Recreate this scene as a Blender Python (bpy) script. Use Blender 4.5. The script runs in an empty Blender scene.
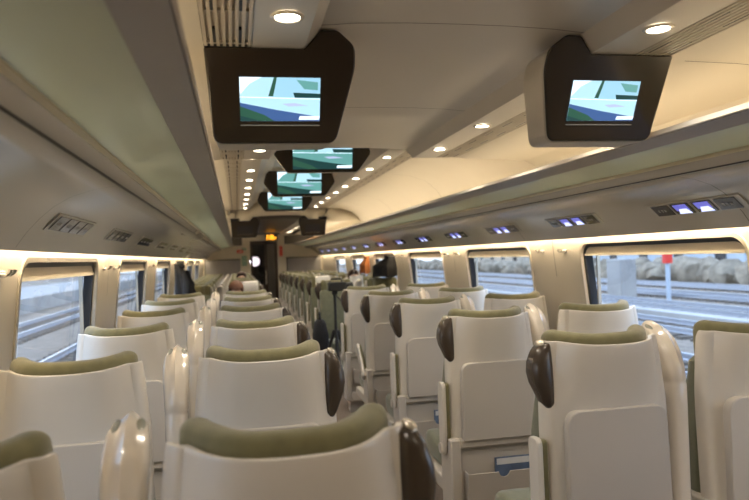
import bpy, bmesh, math, random
from mathutils import Vector, Matrix
random.seed(7)
C = bpy.context.scene.collection
sc = bpy.context.scene
PI = math.pi

# ------------------------------------------------------------------ camera
EYE = Vector((-0.664, 0.0, 1.5))
yaw, pitch, roll = 0.1985, 0.0087, 0.0376
fw = Vector((math.sin(yaw)*math.cos(pitch), math.cos(yaw)*math.cos(pitch), math.sin(pitch)))
r0 = Vector((math.cos(yaw), -math.sin(yaw), 0)); u0 = r0.cross(fw)
rr = r0*math.cos(roll) - u0*math.sin(roll); uu = u0*math.cos(roll) + r0*math.sin(roll)
cd = bpy.data.cameras.new('camera'); cam = bpy.data.objects.new('camera', cd); C.objects.link(cam)
m = Matrix.Identity(4)
for i in range(3):
    m[i][0] = rr[i]; m[i][1] = uu[i]; m[i][2] = -fw[i]; m[i][3] = EYE[i]
cam.matrix_world = m
cd.sensor_fit = 'HORIZONTAL'; cd.sensor_width = 36.0; cd.lens = 687.04/749*36.0
cd.clip_start = 0.05; cd.clip_end = 600
cd.dof.use_dof = True; cd.dof.focus_distance = 2.7; cd.dof.aperture_fstop = 3.2
sc.camera = cam

# ------------------------------------------------------------------ world, sun, exposure
w = bpy.data.worlds.new('overcast_sky'); sc.world = w; w.use_nodes = True
nt = w.node_tree; nt.nodes.clear()
tc = nt.nodes.new('ShaderNodeTexCoord'); sx = nt.nodes.new('ShaderNodeSeparateXYZ')
cr = nt.nodes.new('ShaderNodeValToRGB'); bg = nt.nodes.new('ShaderNodeBackground'); ow = nt.nodes.new('ShaderNodeOutputWorld')
cr.color_ramp.elements[0].position = 0.0; cr.color_ramp.elements[0].color = (0.62, 0.70, 0.80, 1)
cr.color_ramp.elements[1].position = 0.6; cr.color_ramp.elements[1].color = (0.50, 0.66, 0.92, 1)
nt.links.new(tc.outputs['Generated'], sx.inputs[0]); nt.links.new(sx.outputs['Z'], cr.inputs[0])
nt.links.new(cr.outputs[0], bg.inputs[0]); nt.links.new(bg.outputs[0], ow.inputs[0])
bg.inputs[1].default_value = 1.75
sd = bpy.data.lights.new('sun', 'SUN'); sd.energy = 0.6; sd.angle = 0.35; sd.color = (1, 0.95, 0.88)
sun = bpy.data.objects.new('sun', sd); C.objects.link(sun); sun.rotation_euler = (math.radians(55), 0, math.radians(205))
sc.view_settings.view_transform = 'Standard'; sc.view_settings.look = 'None'
sc.view_settings.gamma = 1; sc.view_settings.use_curve_mapping = False
sc.view_settings.exposure = 1.2
WARM = (1.0, 0.88, 0.70)
DOWN_W = 2.2        # each ceiling downlight
RACK_W = 0.28        # each metre of the indirect strip above the racks
COVE_W = 2.3        # each metre of the strip above the windows

# ------------------------------------------------------------------ materials
def mat(name, col, rough=0.5, metal=0.0, var=0.06, vscale=6.0, bump=0.0, bscale=200.0, coat=0.0, sheen=0.0, stretch=None, spec=None):
    m = bpy.data.materials.new(name); m.use_nodes = True; n = m.node_tree.nodes; l = m.node_tree.links
    b = n['Principled BSDF']
    b.inputs['Roughness'].default_value = rough; b.inputs['Metallic'].default_value = metal
    if spec is not None: b.inputs['Specular IOR Level'].default_value = spec
    if coat: b.inputs['Coat Weight'].default_value = coat; b.inputs['Coat Roughness'].default_value = 0.08
    if sheen: b.inputs['Sheen Weight'].default_value = sheen
    t = n.new('ShaderNodeTexCoord'); mp = n.new('ShaderNodeMapping'); l.new(t.outputs['Object'], mp.inputs[0])
    if stretch: mp.inputs['Scale'].default_value = stretch
    nz = n.new('ShaderNodeTexNoise'); nz.inputs['Scale'].default_value = vscale; nz.inputs['Detail'].default_value = 4
    l.new(mp.outputs[0], nz.inputs['Vector'])
    rp = n.new('ShaderNodeValToRGB'); l.new(nz.outputs['Fac'], rp.inputs[0])
    rp.color_ramp.elements[0].position = 0.3; rp.color_ramp.elements[1].position = 0.7
    rp.color_ramp.elements[0].color = (col[0]*(1-var), col[1]*(1-var), col[2]*(1-var), 1)
    rp.color_ramp.elements[1].color = (min(1, col[0]*(1+var)), min(1, col[1]*(1+var)), min(1, col[2]*(1+var)), 1)
    l.new(rp.outputs[0], b.inputs['Base Color'])
    if bump:
        n2 = n.new('ShaderNodeTexNoise'); n2.inputs['Scale'].default_value = bscale; l.new(mp.outputs[0], n2.inputs['Vector'])
        bp = n.new('ShaderNodeBump'); bp.inputs['Strength'].default_value = bump; bp.inputs['Distance'].default_value = 0.002
        l.new(n2.outputs['Fac'], bp.inputs['Height']); l.new(bp.outputs[0], b.inputs['Normal'])
    return m
def emis(name, col, s):
    m = bpy.data.materials.new(name); m.use_nodes = True; n = m.node_tree.nodes
    b = n['Principled BSDF']; b.inputs['Base Color'].default_value = (*[c*0.5 for c in col], 1)
    b.inputs['Emission Color'].default_value = (*col, 1); b.inputs['Emission Strength'].default_value = s
    b.inputs['Roughness'].default_value = 0.3
    return m
def glassmat(name, tint, refl):
    m = bpy.data.materials.new(name); m.use_nodes = True; n = m.node_tree.nodes; l = m.node_tree.links
    n.remove(n['Principled BSDF'])
    tr = n.new('ShaderNodeBsdfTransparent'); tr.inputs[0].default_value = (*tint, 1)
    gl = n.new('ShaderNodeBsdfGlossy'); gl.inputs['Roughness'].default_value = 0.02
    lw = n.new('ShaderNodeLayerWeight'); lw.inputs[0].default_value = 0.5
    pw = n.new('ShaderNodeMath'); pw.operation = 'POWER'; pw.inputs[1].default_value = 5; l.new(lw.outputs['Facing'], pw.inputs[0])
    fr = n.new('ShaderNodeMath'); fr.operation = 'MULTIPLY_ADD'; fr.inputs[1].default_value = 0.9; fr.inputs[2].default_value = refl; l.new(pw.outputs[0], fr.inputs[0])
    mx = n.new('ShaderNodeMixShader'); l.new(fr.outputs[0], mx.inputs[0]); l.new(tr.outputs[0], mx.inputs[1]); l.new(gl.outputs[0], mx.inputs[2])
    l.new(mx.outputs[0], n['Material Output'].inputs[0])
    return m
M = {}
M['shell'] = mat('seat_shell_plastic', (0.61, 0.57, 0.515), 0.32, var=0.02, coat=0.25)
M['tray'] = mat('tray_plastic', (0.47, 0.43, 0.385), 0.42, var=0.02)
M['base'] = mat('seat_base_plastic', (0.52, 0.475, 0.42), 0.4, var=0.03)
M['olive'] = mat('olive_fabric', (0.160, 0.145, 0.066), 0.85, var=0.14, vscale=25, bump=0.5, bscale=700, sheen=0.35)
M['olive2'] = mat('sage_seat_fabric', (0.125, 0.13, 0.082), 0.85, var=0.12, vscale=25, bump=0.4, bscale=600, sheen=0.3)
M['brown'] = mat('dark_brown_gloss', (0.050, 0.036, 0.026), 0.25, var=0.1, coat=0.2)
M['post'] = mat('cream_gloss_plastic', (0.66, 0.59, 0.50), 0.2, var=0.02, coat=0.5)
M['lens'] = mat('grey_lens', (0.30, 0.30, 0.26), 0.12, var=0.05, coat=0.5)
M['cap'] = mat('pale_metal', (0.55, 0.50, 0.42), 0.25, 0.6, var=0.04)
M['chrome'] = mat('chrome', (0.75, 0.73, 0.70), 0.15, 1.0, var=0.02)
M['ceil'] = mat('ceiling_panel', (0.52, 0.48, 0.43), 0.38, var=0.02, vscale=1.5)
M['side'] = mat('side_ceiling_panel', (0.62, 0.56, 0.46), 0.5, var=0.02, vscale=1.5)
M['strip'] = mat('light_strip_panel', (0.52, 0.48, 0.43), 0.4, var=0.02)
M['wall'] = mat('wall_panel', (0.58, 0.52, 0.43), 0.42, var=0.03, vscale=2)
M['over'] = mat('satin_overhead_panel', (0.56, 0.52, 0.465), 0.2, 0.25, var=0.05, vscale=1.2, stretch=(1, .4, 1), bump=0.04, bscale=4)
M['rail'] = mat('rack_rail', (0.36, 0.33, 0.30), 0.42, 0.2, var=0.03)
M['shelf'] = mat('frosted_green_shelf_glass', (0.50, 0.535, 0.50), 0.28, var=0.05, vscale=1.0, coat=0.3)
def translucent(m, col, f):
    n = m.node_tree.nodes; l = m.node_tree.links; b = n['Principled BSDF']; tl = n.new('ShaderNodeBsdfTranslucent'); tl.inputs[0].default_value = (*col, 1)
    mx = n.new('ShaderNodeMixShader'); mx.inputs[0].default_value = f; l.new(b.outputs[0], mx.inputs[1]); l.new(tl.outputs[0], mx.inputs[2]); l.new(mx.outputs[0], n['Material Output'].inputs[0])
translucent(M['shelf'], (0.62, 0.68, 0.62), 0.5)
M['gold'] = mat('cream_shelf_edge', (0.62, 0.55, 0.38), 0.35, var=0.03)
M['vent'] = mat('vent_slat', (0.50, 0.44, 0.36), 0.45, var=0.03)
M['black'] = mat('black_matte', (0.012, 0.012, 0.013), 0.6, var=0.1)
M['rubber'] = mat('window_gasket', (0.02, 0.022, 0.028), 0.35, var=0.1)
M['seam'] = mat('dark_seam', (0.06, 0.05, 0.04), 0.7)
M['tv'] = mat('tv_bezel_brown', (0.030, 0.022, 0.015), 0.22, var=0.06, coat=0.2)
M['tvback'] = mat('tv_back_shell', (0.50, 0.46, 0.40), 0.4, 0.1, var=0.03)
M['floor'] = mat('carpet', (0.16, 0.125, 0.10), 0.95, var=0.3, vscale=60, bump=0.6, bscale=400)
M['gloss'] = mat('dark_bronze_gloss', (0.085, 0.075, 0.065), 0.34, 0.3, var=0.15, vscale=2)
M['cream'] = mat('cream_end_panel', (0.66, 0.60, 0.48), 0.45, var=0.03)
M['greyp'] = mat('grey_partition', (0.28, 0.27, 0.27), 0.22, var=0.05, coat=0.3)
M['coatblack'] = mat('black_cloth', (0.012, 0.012, 0.014), 0.9, var=0.3, vscale=15, bump=0.5, bscale=60)
M['orange'] = mat('rust_cloth', (0.36, 0.12, 0.03), 0.9, var=0.25, vscale=20, bump=0.5, bscale=60)
M['navy'] = mat('navy_cloth', (0.02, 0.03, 0.075), 0.9, var=0.2, vscale=30)
M['red'] = mat('red_cloth', (0.45, 0.03, 0.03), 0.9, var=0.2, vscale=30)
M['white'] = mat('white_cloth', (0.75, 0.73, 0.68), 0.85, var=0.04)
M['skin'] = mat('skin', (0.62, 0.38, 0.27), 0.55, var=0.06)
M['hair1'] = mat('chestnut_hair', (0.13, 0.05, 0.022), 0.6, var=0.35, vscale=40, stretch=(3, 3, .4))
M['hair2'] = mat('dark_brown_hair', (0.05, 0.022, 0.012), 0.6, var=0.35, vscale=40, stretch=(3, 3, .4))
M['paper'] = mat('blue_booklet', (0.10, 0.14, 0.22), 0.35, var=0.3, vscale=12)
M['paper2'] = mat('pale_booklet', (0.62, 0.62, 0.62), 0.4, var=0.1, vscale=12)
M['ballast'] = mat('ballast', (0.19, 0.155, 0.125), 0.95, var=0.35, vscale=3, bump=1, bscale=20)
M['rust'] = mat('rusty_sleeper', (0.12, 0.10, 0.085), 0.9, var=0.25, vscale=8)
M['steel'] = mat('polished_rail', (0.50, 0.53, 0.60), 0.4, 0.9, var=0.05)
M['concrete'] = mat('concrete', (0.34, 0.33, 0.32), 0.9, var=0.15, vscale=0.6)
M['house'] = mat('tan_render', (0.50, 0.42, 0.33), 0.9, var=0.15, vscale=0.3)
M['grey'] = mat('blue_grey_cladding', (0.42, 0.48, 0.56), 0.6, var=0.1, vscale=0.4)
M['hedge'] = mat('brown_winter_scrub', (0.24, 0.20, 0.15), 0.95, var=0.4, vscale=1.5)
M['signred'] = mat('sign_red', (0.7, 0.03, 0.02), 0.4)
M['signgreen'] = mat('sign_green', (0.12, 0.33, 0.20), 0.4)
M['blind'] = mat('roller_blind', (0.58, 0.52, 0.44), 0.7, var=0.02, bump=0.3, bscale=300)
M['glass'] = glassmat('window_glass', (0.86, 0.92, 0.97), 0.05)
M['dkglass'] = glassmat('smoked_door_glass', (0.30, 0.28, 0.27), 0.05)
M['lamp'] = emis('lamp_glow', (1.0, 0.88, 0.68), 14)
M['led'] = emis('led_strip', (1.0, 0.80, 0.52), 4)
M['vest'] = emis('vestibule_lamp', (0.86, 0.84, 1.0), 9)
M['amber'] = emis('amber_led', (1.0, 0.36, 0.02), 2.2)
M['sc_pale'] = emis('screen_pale', (0.36, 0.60, 0.74), 0.62)
M['sc_white'] = emis('screen_white', (0.62, 0.80, 0.95), 0.8)
M['sc_mid'] = emis('screen_mid', (0.28, 0.52, 0.68), 0.6)
M['sc_blue'] = emis('screen_blue', (0.04, 0.09, 0.24), 0.6)
M['sc_dark'] = emis('screen_dark', (0.012, 0.05, 0.05), 0.5)
M['sc_green'] = emis('screen_green', (0.025, 0.09, 0.06), 0.5)
M['sc_pink'] = emis('screen_pink', (0.38, 0.44, 0.66), 0.6)
M['sc_teal'] = emis('screen_teal', (0.12, 0.34, 0.33), 0.5)
M['icon'] = emis('icon_lit', (0.10, 0.10, 0.42), 0.6)
M['iconw'] = emis('icon_white', (0.55, 0.60, 1.0), 0.75)
M['panelblk'] = mat('panel_black_glass', (0.025, 0.022, 0.024), 0.15, coat=0.4)

# ------------------------------------------------------------------ helpers
def obj(name, bm, material, parent=None, smooth=True, bevel=0, sub=0, solid=0, autos=40):
    me = bpy.data.meshes.new(name)
    bmesh.ops.recalc_face_normals(bm, faces=bm.faces[:]) if not solid else None
    bm.to_mesh(me); bm.free()
    for mm in (material if isinstance(material, (list, tuple)) else [material]): me.materials.append(mm)
    o = bpy.data.objects.new(name, me); C.objects.link(o)
    if parent: o.parent = parent
    if smooth:
        me.polygons.foreach_set('use_smooth', [True]*len(me.polygons))
        if not sub:
            me.update()
            try: me.set_sharp_from_angle(angle=math.radians(autos))
            except Exception: pass
    if solid:
        s = o.modifiers.new('solid', 'SOLIDIFY'); s.thickness = solid; s.offset = 0
    if bevel:
        b = o.modifiers.new('bevel', 'BEVEL'); b.width = bevel; b.segments = 2; b.limit_method = 'ANGLE'; b.angle_limit = math.radians(40)
    if sub:
        s = o.modifiers.new('sub', 'SUBSURF'); s.levels = sub; s.render_levels = sub
    return o
def thing(name, label, cat, loc=(0, 0, 0), rz=0, group=None):
    o = bpy.data.objects.new(name, None); C.objects.link(o); o.empty_display_size = 0.1
    o.location = loc; o.rotation_euler = (0, 0, rz); tag(o, label, cat, group); return o
def tag(o, label, cat, group=None):
    o['label'] = label; o['category'] = cat
    if group: o['group'] = group
    return o
def struct(o): o['kind'] = 'structure'; return o
def dup(root, loc, rz=0, label=None, group=None, skip=()):
    r = root.copy(); C.objects.link(r); r.location = loc; r.rotation_euler = (0, 0, rz)
    if label: r['label'] = label
    if group: r['group'] = group
    for ch in list(root.children):
        if ch.name.split('.')[0] in skip: continue
        c = ch.copy(); C.objects.link(c); c.parent = r
        for g in ch.children:
            d = g.copy(); C.objects.link(d); d.parent = c
    return r
def box(bm, x0, x1, y0, y1, z0, z1, mi=0):
    v = [bm.verts.new(p) for p in ((x0,y0,z0),(x1,y0,z0),(x1,y1,z0),(x0,y1,z0),(x0,y0,z1),(x1,y0,z1),(x1,y1,z1),(x0,y1,z1))]
    for f in ((0,3,2,1),(4,5,6,7),(0,1,5,4),(1,2,6,5),(2,3,7,6),(3,0,4,7)):
        bm.faces.new([v[i] for i in f]).material_index = mi
def BX(*a): bm = bmesh.new(); box(bm, *a); return bm
def loft(rings, closed=True, caps=True):
    bm = bmesh.new(); R = [[bm.verts.new(p) for p in r] for r in rings]; n = len(R[0])
    for a, b in zip(R[:-1], R[1:]):
        for i in range(n if closed else n-1):
            j = (i+1) % n; bm.faces.new((a[i], a[j], b[j], b[i]))
    if caps and closed:
        bm.faces.new(R[0]); bm.faces.new(R[-1][::-1])
    return bm
def prism(bm, pts, f0, f1, mi=0):
    """pts: 2-D outline; f0,f1 map (a,b)->xyz for the two ends"""
    A = [bm.verts.new(f0(a, b)) for a, b in pts]; B = [bm.verts.new(f1(a, b)) for a, b in pts]; n = len(pts)
    for i in range(n):
        j = (i+1) % n; bm.faces.new((A[i], A[j], B[j], B[i])).material_index = mi
    bm.faces.new(A).material_index = mi; bm.faces.new(B[::-1]).material_index = mi
def rrect(w, h, r, n=6, cx=0, cy=0):
    p = []
    for k, (sx_, sy_) in enumerate(((1, 1), (-1, 1), (-1, -1), (1, -1))):
        for i in range(n+1):
            a = PI/2*k + PI/2*i/n; p.append((cx + sx_*(w/2-r) + r*math.cos(a), cy + sy_*(h/2-r) + r*math.sin(a)))
    return p
def tube(bm, pts, rad, n=8):
    pts = [Vector(p) for p in pts]; rs = rad if isinstance(rad, (list, tuple)) else [rad]*len(pts); prev = None
    for i, p in enumerate(pts):
        d = (pts[min(i+1, len(pts)-1)] - pts[max(i-1, 0)]).normalized()
        a = d.cross(Vector((0, 0, 1)) if abs(d.z) < .9 else Vector((1, 0, 0))).normalized(); b = d.cross(a)
        ring = [bm.verts.new(p + (a*math.cos(2*PI*k/n) + b*math.sin(2*PI*k/n))*rs[i]) for k in range(n)]
        if prev:
            for k in range(n): bm.faces.new((prev[k], prev[(k+1) % n], ring[(k+1) % n], ring[k]))
        else: bm.faces.new(ring)
        prev = ring
    bm.faces.new(prev[::-1])
def disc(bm, c, r, nrm='z', n=20, thick=0.004, r2=None):
    c = Vector(c); r2 = r if r2 is None else r2
    ax = {'z': (Vector((1,0,0)), Vector((0,1,0)), Vector((0,0,1))), 'y': (Vector((1,0,0)), Vector((0,0,1)), Vector((0,1,0)))}[nrm]
    A = [bm.verts.new(c + ax[0]*r*math.cos(2*PI*k/n) + ax[1]*r*math.sin(2*PI*k/n)) for k in range(n)]
    B = [bm.verts.new(c + ax[0]*r2*math.cos(2*PI*k/n) + ax[1]*r2*math.sin(2*PI*k/n) + ax[2]*thick) for k in range(n)]
    for k in range(n): bm.faces.new((A[k], A[(k+1) % n], B[(k+1) % n], B[k]))
    bm.faces.new(A); bm.faces.new(B[::-1])
ORD = ['nearest', 'second', 'third', 'fourth', 'fifth', 'sixth', 'seventh', 'eighth', 'ninth', 'tenth', 'eleventh', 'twelfth', 'thirteenth', 'fourteenth', 'fifteenth', 'sixteenth']
def nth(i, what='from the camera'): return 'nearest the camera' if i == 0 and what == 'from the camera' else (('first' if i == 0 else ORD[i]) + ' ' + what)

# ------------------------------------------------------------------ car shell
Y0, YT1, YT2, YE = -2.0, 4.2, 10.6, 17.3
H1, H2 = 2.1115, 2.274
struct(obj('floor', BX(-1.6, 1.6, Y0-.05, YE+2.2, -0.05, 0), M['floor'], smooth=False))

def extrude_profile(pts, y0, y1, mats_idx=None):
    bm = bmesh.new(); n = len(pts); steps = max(1, int((y1-y0)/1.0)); R = []
    for s in range(steps+1):
        y = y0 + (y1-y0)*s/steps; R.append([bm.verts.new((x, y, z)) for x, z in pts])
    for a, b in zip(R[:-1], R[1:]):
        for i in range(n-1):
            f = bm.faces.new((a[i], a[i+1], b[i+1], b[i]))
            if mats_idx: f.material_index = mats_idx[i]
    return bm
nearP = [(0,2.178),(.15,2.177),(.30,2.172),(.405,2.163),(.45,H1),(.60,H1),(.60,2.145),(.735,2.145),(.735,H1),(.80,2.105),(1.0,2.10),(1.20,2.087),(1.27,2.055),(1.315,1.99),(1.335,1.90),(1.35,1.80)]
farP =  [(0,2.455),(.15,2.452),(.28,2.43),(.38,2.35),(.45,H2),(.60,H2),(.60,2.31),(.735,2.31),(.735,H2),(.80,2.268),(.95,2.255),(1.12,2.20),(1.22,2.12),(1.29,2.02),(1.33,1.92),(1.35,1.80)]
idx = [0,0,0,1,1,3,3,3,2,2,2,2,2,2,2]
def full(P): return [(-x, z) for x, z in reversed(P)] + P[1:]
fi = idx[::-1] + idx
def ceiling_section(name, P, y0, y1, mats_):
    o = obj(name, extrude_profile(full(P), y0, y1, fi), mats_, solid=0.004, autos=25); return struct(o)
ceiling_section('ceiling', nearP, Y0, YT1, [M['ceil'], M['strip'], M['side'], M['black']])
ceiling_section('ceiling', farP, YT1, YT2, [M['side'], M['strip'], M['side'], M['black']])
ceiling_section('ceiling', nearP, YT2, YE, [M['gloss'], M['strip'], M['side'], M['black']])
# upright faces where the ceiling height steps
for k, y in enumerate((YT1, YT2)):
    bm = bmesh.new(); A = full(nearP); B = full(farP)
    va = [bm.verts.new((x, y, z)) for x, z in A]; vb = [bm.verts.new((x, y, z)) for x, z in B]
    for i in range(len(A)-1): bm.faces.new((va[i], va[i+1], vb[i+1], vb[i]))
    struct(obj('trim_%d' % (k+1), bm, M['side'], solid=0.006, autos=25))
# roof
struct(obj('ceiling_roof', BX(-1.62, 1.62, Y0, YE+2.2, 2.50, 2.54), M['concrete'], smooth=False))
# transverse ceiling seams
tn = 3
for y, P, d in ((1.93, nearP, .004), (3.05, nearP, .004), (6.4, farP, .004), (8.5, farP, .004)):
    bm = bmesh.new()
    seg = [(x, z) for x, z in full(P) if abs(x) < .41] if y < 4 else [(x, z) for x, z in full(P) if abs(x) < .35]
    for a, b in zip(seg[:-1], seg[1:]):
        v = [bm.verts.new(p) for p in ((a[0], y-.002, a[1]-.003), (b[0], y-.002, b[1]-.003), (b[0], y+.002, b[1]-.003), (a[0], y+.002, a[1]-.003))]; bm.faces.new(v)
    struct(obj('trim_%d' % tn, bm, M['seam'], smooth=False)); tn += 1
for y, P in ((2.0, nearP), (3.1, nearP), (6.3, farP), (8.4, farP)):
    for s in (-1, 1):
        seg = [(s*x, z) for x, z in P if x > .79][:7]; bm = bmesh.new()
        for a, b in zip(seg[:-1], seg[1:]):
            v = [bm.verts.new(p) for p in ((a[0], y-.002, a[1]-.004), (b[0], y-.002, b[1]-.004), (b[0], y+.002, b[1]-.004), (a[0], y+.002, a[1]-.004))]; bm.faces.new(v)
        struct(obj('trim_%d' % tn, bm, M['seam'], smooth=False)); tn += 1

# side walls with rounded window openings, leaning outwards towards the floor
WINR = [1.055+2.2*k for k in range(7)]; WINCL = [1.28+2.2*k for k in range(7)]
WL, ZB, ZT = 1.44, 0.80, 1.53
def wx(z): return 1.45 + 0.07*min(1, max(0, (1.53-z)/.7))
def wall(side):
    s = -1 if side == 'left' else 1; bm = bmesh.new(); P = lambda y, z, o=0: (s*(wx(z)+o), y, z)
    WINC = WINCL if s < 0 else WINR; cells = [WINC[0]-1.1] + [c + 1.1 for c in WINC]; z0, z1 = .62, 1.66
    q = lambda a, b, c, d: bm.faces.new([bm.verts.new(P(*t)) for t in (a, b, c, d)])
    q((Y0, z0), (cells[0], z0), (cells[0], z1), (Y0, z1)); q((cells[-1], z0), (YE, z0), (YE, z1), (cells[-1], z1)); q((Y0, 0), (YE, 0), (YE, z0), (Y0, z0))
    for c in WINC:
        hole = rrect(WL, ZT-ZB, .09, 6, c, (ZT+ZB)/2); n = len(hole); cy, cz = c, (ZT+ZB)/2; out = []
        for (a, b) in hole:
            dx, dz = a-cy, b-cz; t = min(1.1/abs(dx) if dx else 9e9, ((z1-cz)/dz if dz > 0 else (z0-cz)/dz) if dz else 9e9); out.append((cy+dx*t, cz+dz*t))
        # add exact corners
        def near(cn): return min(range(n), key=lambda i: abs(out[i][0]-cn[0]) + abs(out[i][1]-cn[1]))
        for cn in ((c-1.1, z0), (c+1.1, z0), (c+1.1, z1), (c-1.1, z1)): out[near(cn)] = cn
        H = [bm.verts.new(P(*p)) for p in hole]; O = [bm.verts.new(P(*p)) for p in out]
        for i in range(n):
            j = (i+1) % n; bm.faces.new((H[i], H[j], O[j], O[i]))
    bmesh.ops.remove_doubles(bm, verts=bm.verts[:], dist=1e-4); bm.normal_update()
    for f in bm.faces:
        if f.normal.x*s < 0: f.normal_flip()
    me = bpy.data.meshes.new('wall_' + side); bm.to_mesh(me); bm.free(); me.materials.append(M['wall'])
    me_o = bpy.data.objects.new('wall_' + side, me); C.objects.link(me_o)
    md = me_o.modifiers.new('solid', 'SOLIDIFY'); md.thickness = .05
    md.offset = 1
    return struct(me_o)
wl = wall('left'); wr = wall('right')
wn = 1
def window(side, c):
    global wn
    s = -1 if side == 'left' else 1
    root = bpy.data.objects.new('window_%d' % wn, None); C.objects.link(root); wn += 1
    root.location = (s*1.5, c, ZB); struct(root)
    L = lambda x, y, z: (s*x - s*1.5, y, z-ZB)
    def ring(w, h, r, w2, h2, r2, x0, x1):
        bm = bmesh.new(); A = rrect(w, h, r, 6, 0, (ZT+ZB)/2); B = rrect(w2, h2, r2, 6, 0, (ZT+ZB)/2); n = len(A)
        lay = []
        for pts, dx in ((A, x0), (B, x0), (B, x1), (A, x1)): lay.append([bm.verts.new(L(wx(z)+dx, y, z)) for y, z in pts])
        for k in range(4):
            a, b = lay[k], lay[(k+1) % 4]
            for i in range(n): bm.faces.new((a[i], a[(i+1) % n], b[(i+1) % n], b[i]))
        return bm
    obj('frame', ring(WL+.03, ZT-ZB+.03, .10, WL-.01, ZT-ZB-.01, .085, -.008, .012), M['cap'] if s < 0 else M['post'], root)
    obj('gasket', ring(WL-.004, ZT-ZB-.004, .088, WL-.055, ZT-ZB-.05, .065, .013, .062), M['rubber'], root)
    bm = bmesh.new(); bm.faces.new([bm.verts.new(L(wx(z)+.058, y, z)) for y, z in rrect(WL-.05, ZT-ZB-.04, .06, 6, 0, (ZT+ZB)/2)])
    obj('glass', bm, M['glass'], root, smooth=False)
    bm = bmesh.new()
    for y, x_ in ((-WL/2+.075, .055), (WL/2-.075, .055)): box(bm, min(s*(1.52-1.5), s*(1.54-1.5)), max(s*(1.52-1.5), s*(1.54-1.5)), y-.006, y+.006, .05, ZT-ZB-.05)
    obj('blind_guide', bm, M['cap'], root, smooth=False)
    b = obj('blind', BX(min(s*(-.03), s*.012), max(s*(-.03), s*.012), -WL/2+.02, WL/2-.02, ZT-ZB-.065, ZT-ZB-.002), M['blind'], root, bevel=.004)
    obj('blind_pull', BX(min(s*(-.036), s*(-.02)), max(s*(-.036), s*(-.02)), -WL/2+.03, WL/2-.03, ZT-ZB-.078, ZT-ZB-.065), M['cream'], b)
    return root
for sd_ in ('left', 'right'):
    for c in (WINCL if sd_ == 'left' else WINR): window(sd_, c)
# wall bottom heater ledge
for s in (-1, 1):
    struct(obj('baseboard_' + ('left' if s < 0 else 'right'), BX(min(s*1.44, s*1.52), max(s*1.44, s*1.52), Y0, YE, .0, .14), M['base'], smooth=False))
    for c in [(WINCL if s < 0 else WINR)[0]-1.1+2.2*k for k in range(8)]:
        bm = bmesh.new(); v = [bm.verts.new((s*(wx(z)-.001), y, z)) for y, z in ((c-.0025, .14), (c+.0025, .14), (c+.0025, .83), (c+.0025, 1.56), (c-.0025, 1.56), (c-.0025, .83))]; bm.faces.new(v)
        struct(obj('trim_%d' % tn, bm, M['seam'], smooth=False)); tn += 1

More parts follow.
